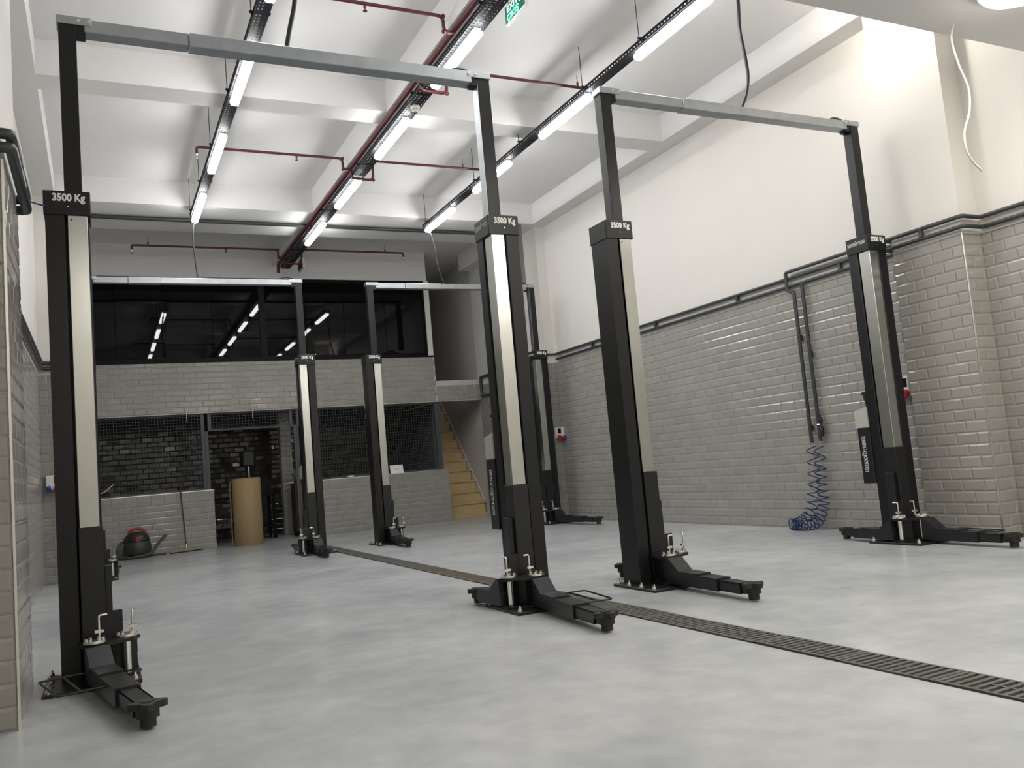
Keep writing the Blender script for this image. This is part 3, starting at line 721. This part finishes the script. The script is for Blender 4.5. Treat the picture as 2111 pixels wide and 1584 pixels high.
# ------------------------------------------------------------------ things at the back
CARD = mat('cardboard', srgb(152, 132, 95), .7, noise=.3, ncol=srgb(142, 121, 86), nscale=3, stretch=(6, 6, .3))
cr = empty('cardboard_roll', (2.30, 15.52, 0), 'tall roll of brown corrugated cardboard standing in the doorway', 'cardboard roll')
MB().lathe([(.236, 0), (.24, .01), (.24, 1.15), (.225, 1.155), (.05, 1.15)], (0, 0, 0), 40).build('roll_body', CARD, cr)
MB().tube(smooth([(-.22, .12, .0), (-.26, .10, .02), (-.262, .10, .5), (-.262, .10, 1.0), (-.25, .1, 1.12)]), .012, 6).build('loose_edge', CARD, cr)
q = MB(); pp = []
for i in range(70): a = i*.32; rr = .05+.0027*i; pp.append((rr*math.cos(a), rr*math.sin(a), 1.158))
q.tube(pp, .004, 5); q.build('spiral_end', mat('cardboard_dark', srgb(104, 82, 50), .8), cr)

VG = mat('vacuum_grey', (.035, .036, .035, 1), .5); VR = mat('vacuum_red', (.35, .02, .025, 1), .4)
vc = empty('vacuum_cleaner', (.52, 15.5, 0), 'dark vacuum cleaner with red handle and hose lying by the low wall', 'vacuum cleaner')
MB().lathe([(.20, .06), (.215, .09), (.21, .20), (.19, .26)], (0, 0, 0), 26).build('tank', VG, vc)
MB().lathe([(.19, .26), (.195, .29), (.17, .37), (.10, .42), (.02, .43)], (0, 0, 0), 26).build('motor_head', mat('vacuum_dark', (.016, .02, .02, 1), .4), vc)
MB().tube(smooth([(-.13, 0, .38), (-.10, 0, .45), (0, 0, .475), (.10, 0, .45), (.14, 0, .37)]), .02, 10).build('handle', VR, vc)
MB().box(-.035, .035, -.20, -.17, .27, .34, .006).build('power_switch', VR, vc)
for a in range(4): MB().ell((.17*math.cos(a*PI/2+.7), .17*math.sin(a*PI/2+.7), .03), .03, .03, .03, 12, 8).build('castor', RUBBER, vc)
MB().tube(smooth([(-.12, .1, .30), (-.26, .05, .24), (-.30, -.05, .08), (-.27, -.14, .03), (-.05, -.26, .03), (.18, -.24, .07), (.30, -.15, .20), (.40, -.10, .30), (.44, -.08, .33)]), .024, 10).build('suction_hose', mat('hose_grey', (.05, .052, .05, 1), .55), vc)
MB().tube([(.0, -.2, .025), (.42, -.12, .03)], .018, 10).build('wand', VG, vc)
MB().box(-.20, -.12, .05, .13, .26, .34, .02).build('side_latch', VG, vc)

sq = empty('squeegee', (1.28, 15.55, 0), 'floor squeegee with brown handle leaning on the low wall', 'squeegee')
A_ = Vector((-.27, -.08, 0)); B_ = Vector((.27, .10, 0)); dd = B_-A_
MB().obox(A_+Vector((0, 0, .02)), dd, (0, 0, 1), dd.length, .03, .03).build('squeegee_bar', mat('squeegee_metal', (.45, .40, .30, 1), .35, .8), sq)
MB().obox(A_+Vector((0, 0, .0)), dd, (0, 0, 1), dd.length, .012, .02).build('rubber_blade', RUBBER, sq)
MB().cyl((0, .01, .05), (-.005, .02, .13), .016, 10).build('handle_socket', CHROME, sq)
MB().cyl((-.005, .02, .12), (-.045, .225, 1.20), .012, 10).build('handle', mat('handle_brown', srgb(62, 44, 28), .5), sq)

cb_ = empty('cabinet', (3.50, 16.55, 0), 'brown wooden cabinet just inside the doorway', 'cabinet')
BRW = mat('brown_wood', srgb(92, 62, 38), .5, noise=.25, ncol=srgb(78, 50, 30), nscale=6, stretch=(8, 8, 1))
MB().box(-.2, .25, -.2, .2, .08, 1.0, .005).build('body', BRW, cb_); MB().box(-.19, .24, -.222, -.2, .1, .97, .003).build('door', BRW, cb_)
MB().cyl((-.15, -.222, .55), (-.15, -.245, .55), .012, 10).build('knob', CHROME, cb_); MB().box(-.18, .23, -.17, .17, 0, .08).build('plinth', FRAME, cb_)
bg = empty('plastic_bag', (3.42, 16.5, 1.0), 'crumpled clear plastic bag on the brown cabinet', 'bag')
q = MB(); q.ell((0, 0, .15), .12, .1, .11, 12, 8); q.v = [(a+random.uniform(-.025, .025), b+random.uniform(-.025, .025), c+random.uniform(-.03, .03)) for a, b, c in q.v]; q.build('bag_body', mat('bag_plastic', (.25, .23, .2, 1), .3), bg)
tb = empty('work_table', (2.45, 16.9, 0), 'black steel work table in the dark store room', 'table')
MB().box(-.75, .55, -.3, .3, .80, .84, .004).build('table_top', FRAME, tb)
for a, b in ((-.7, -.26), (.5, -.26), (-.7, .26), (.5, .26)): MB().box(a-.025, a+.025, b-.025, b+.025, 0, .80).build('leg', FRAME, tb)
MB().box(-.72, .52, -.28, .28, .22, .25).build('shelf', FRAME, tb)
dm = empty('pillar_drill', (2.55, 16.9, .84), 'dark machine standing on the table behind the cardboard roll', 'machine')
MB().cyl((0, 0, 0), (0, 0, .95), .035, 12).build('machine_column', VG, dm); MB().box(-.11, .11, -.16, .16, .55, .85, .03).build('machine_head', VG, dm)
MB().box(-.13, .13, -.16, .16, 0, .04, .01).build('machine_foot', VG, dm); MB().cyl((0, -.11, .30), (0, -.11, .55), .02, 10).build('spindle', CHROME, dm)
pc = empty('paper_card', (5.155, YB-.005, 1.014), 'white card leaning on the low wall next to the rear-right lift post', 'card')
q = MB().box(-.13, .13, -.003, .003, 0, .165); o = q.build('card_sheet', mat('card_white', (.8, .8, .8, 1), .5), pc); o.rotation_euler.x = R(-14)
MB().box(-.05, .05, -.0045, -.003, .06, .10).build('print_mark', mat('print_tint', (.75, .70, .62, 1), .5), o)
for xx, lb in ((3.62, 'small crumpled white rag on the low wall ledge near the doorway'), (4.25, 'flat white paper scrap on the middle of the low wall ledge')):
    q = MB(); q.ell((0, 0, .018), .07, .035, .016, 12, 8); q.v = [(a+random.uniform(-.012, .012), b+random.uniform(-.01, .01), max(0, c+random.uniform(-.006, .006))) for a, b, c in q.v]
    o = q.build('paper_scrap', PLASTIC, loc=(xx, YB+.03, 1.015)); tag(o, lb, 'paper')
cable('floor_wire', [(-.62, 15.9, 1.25), (-.3, 15.78, 1.12), (.0, 15.76, 1.10), (.16, 15.75, 1.2), (.2, 15.9, 1.24)], .008, WCABLE, 'loose pale wire drooping over the left low wall')
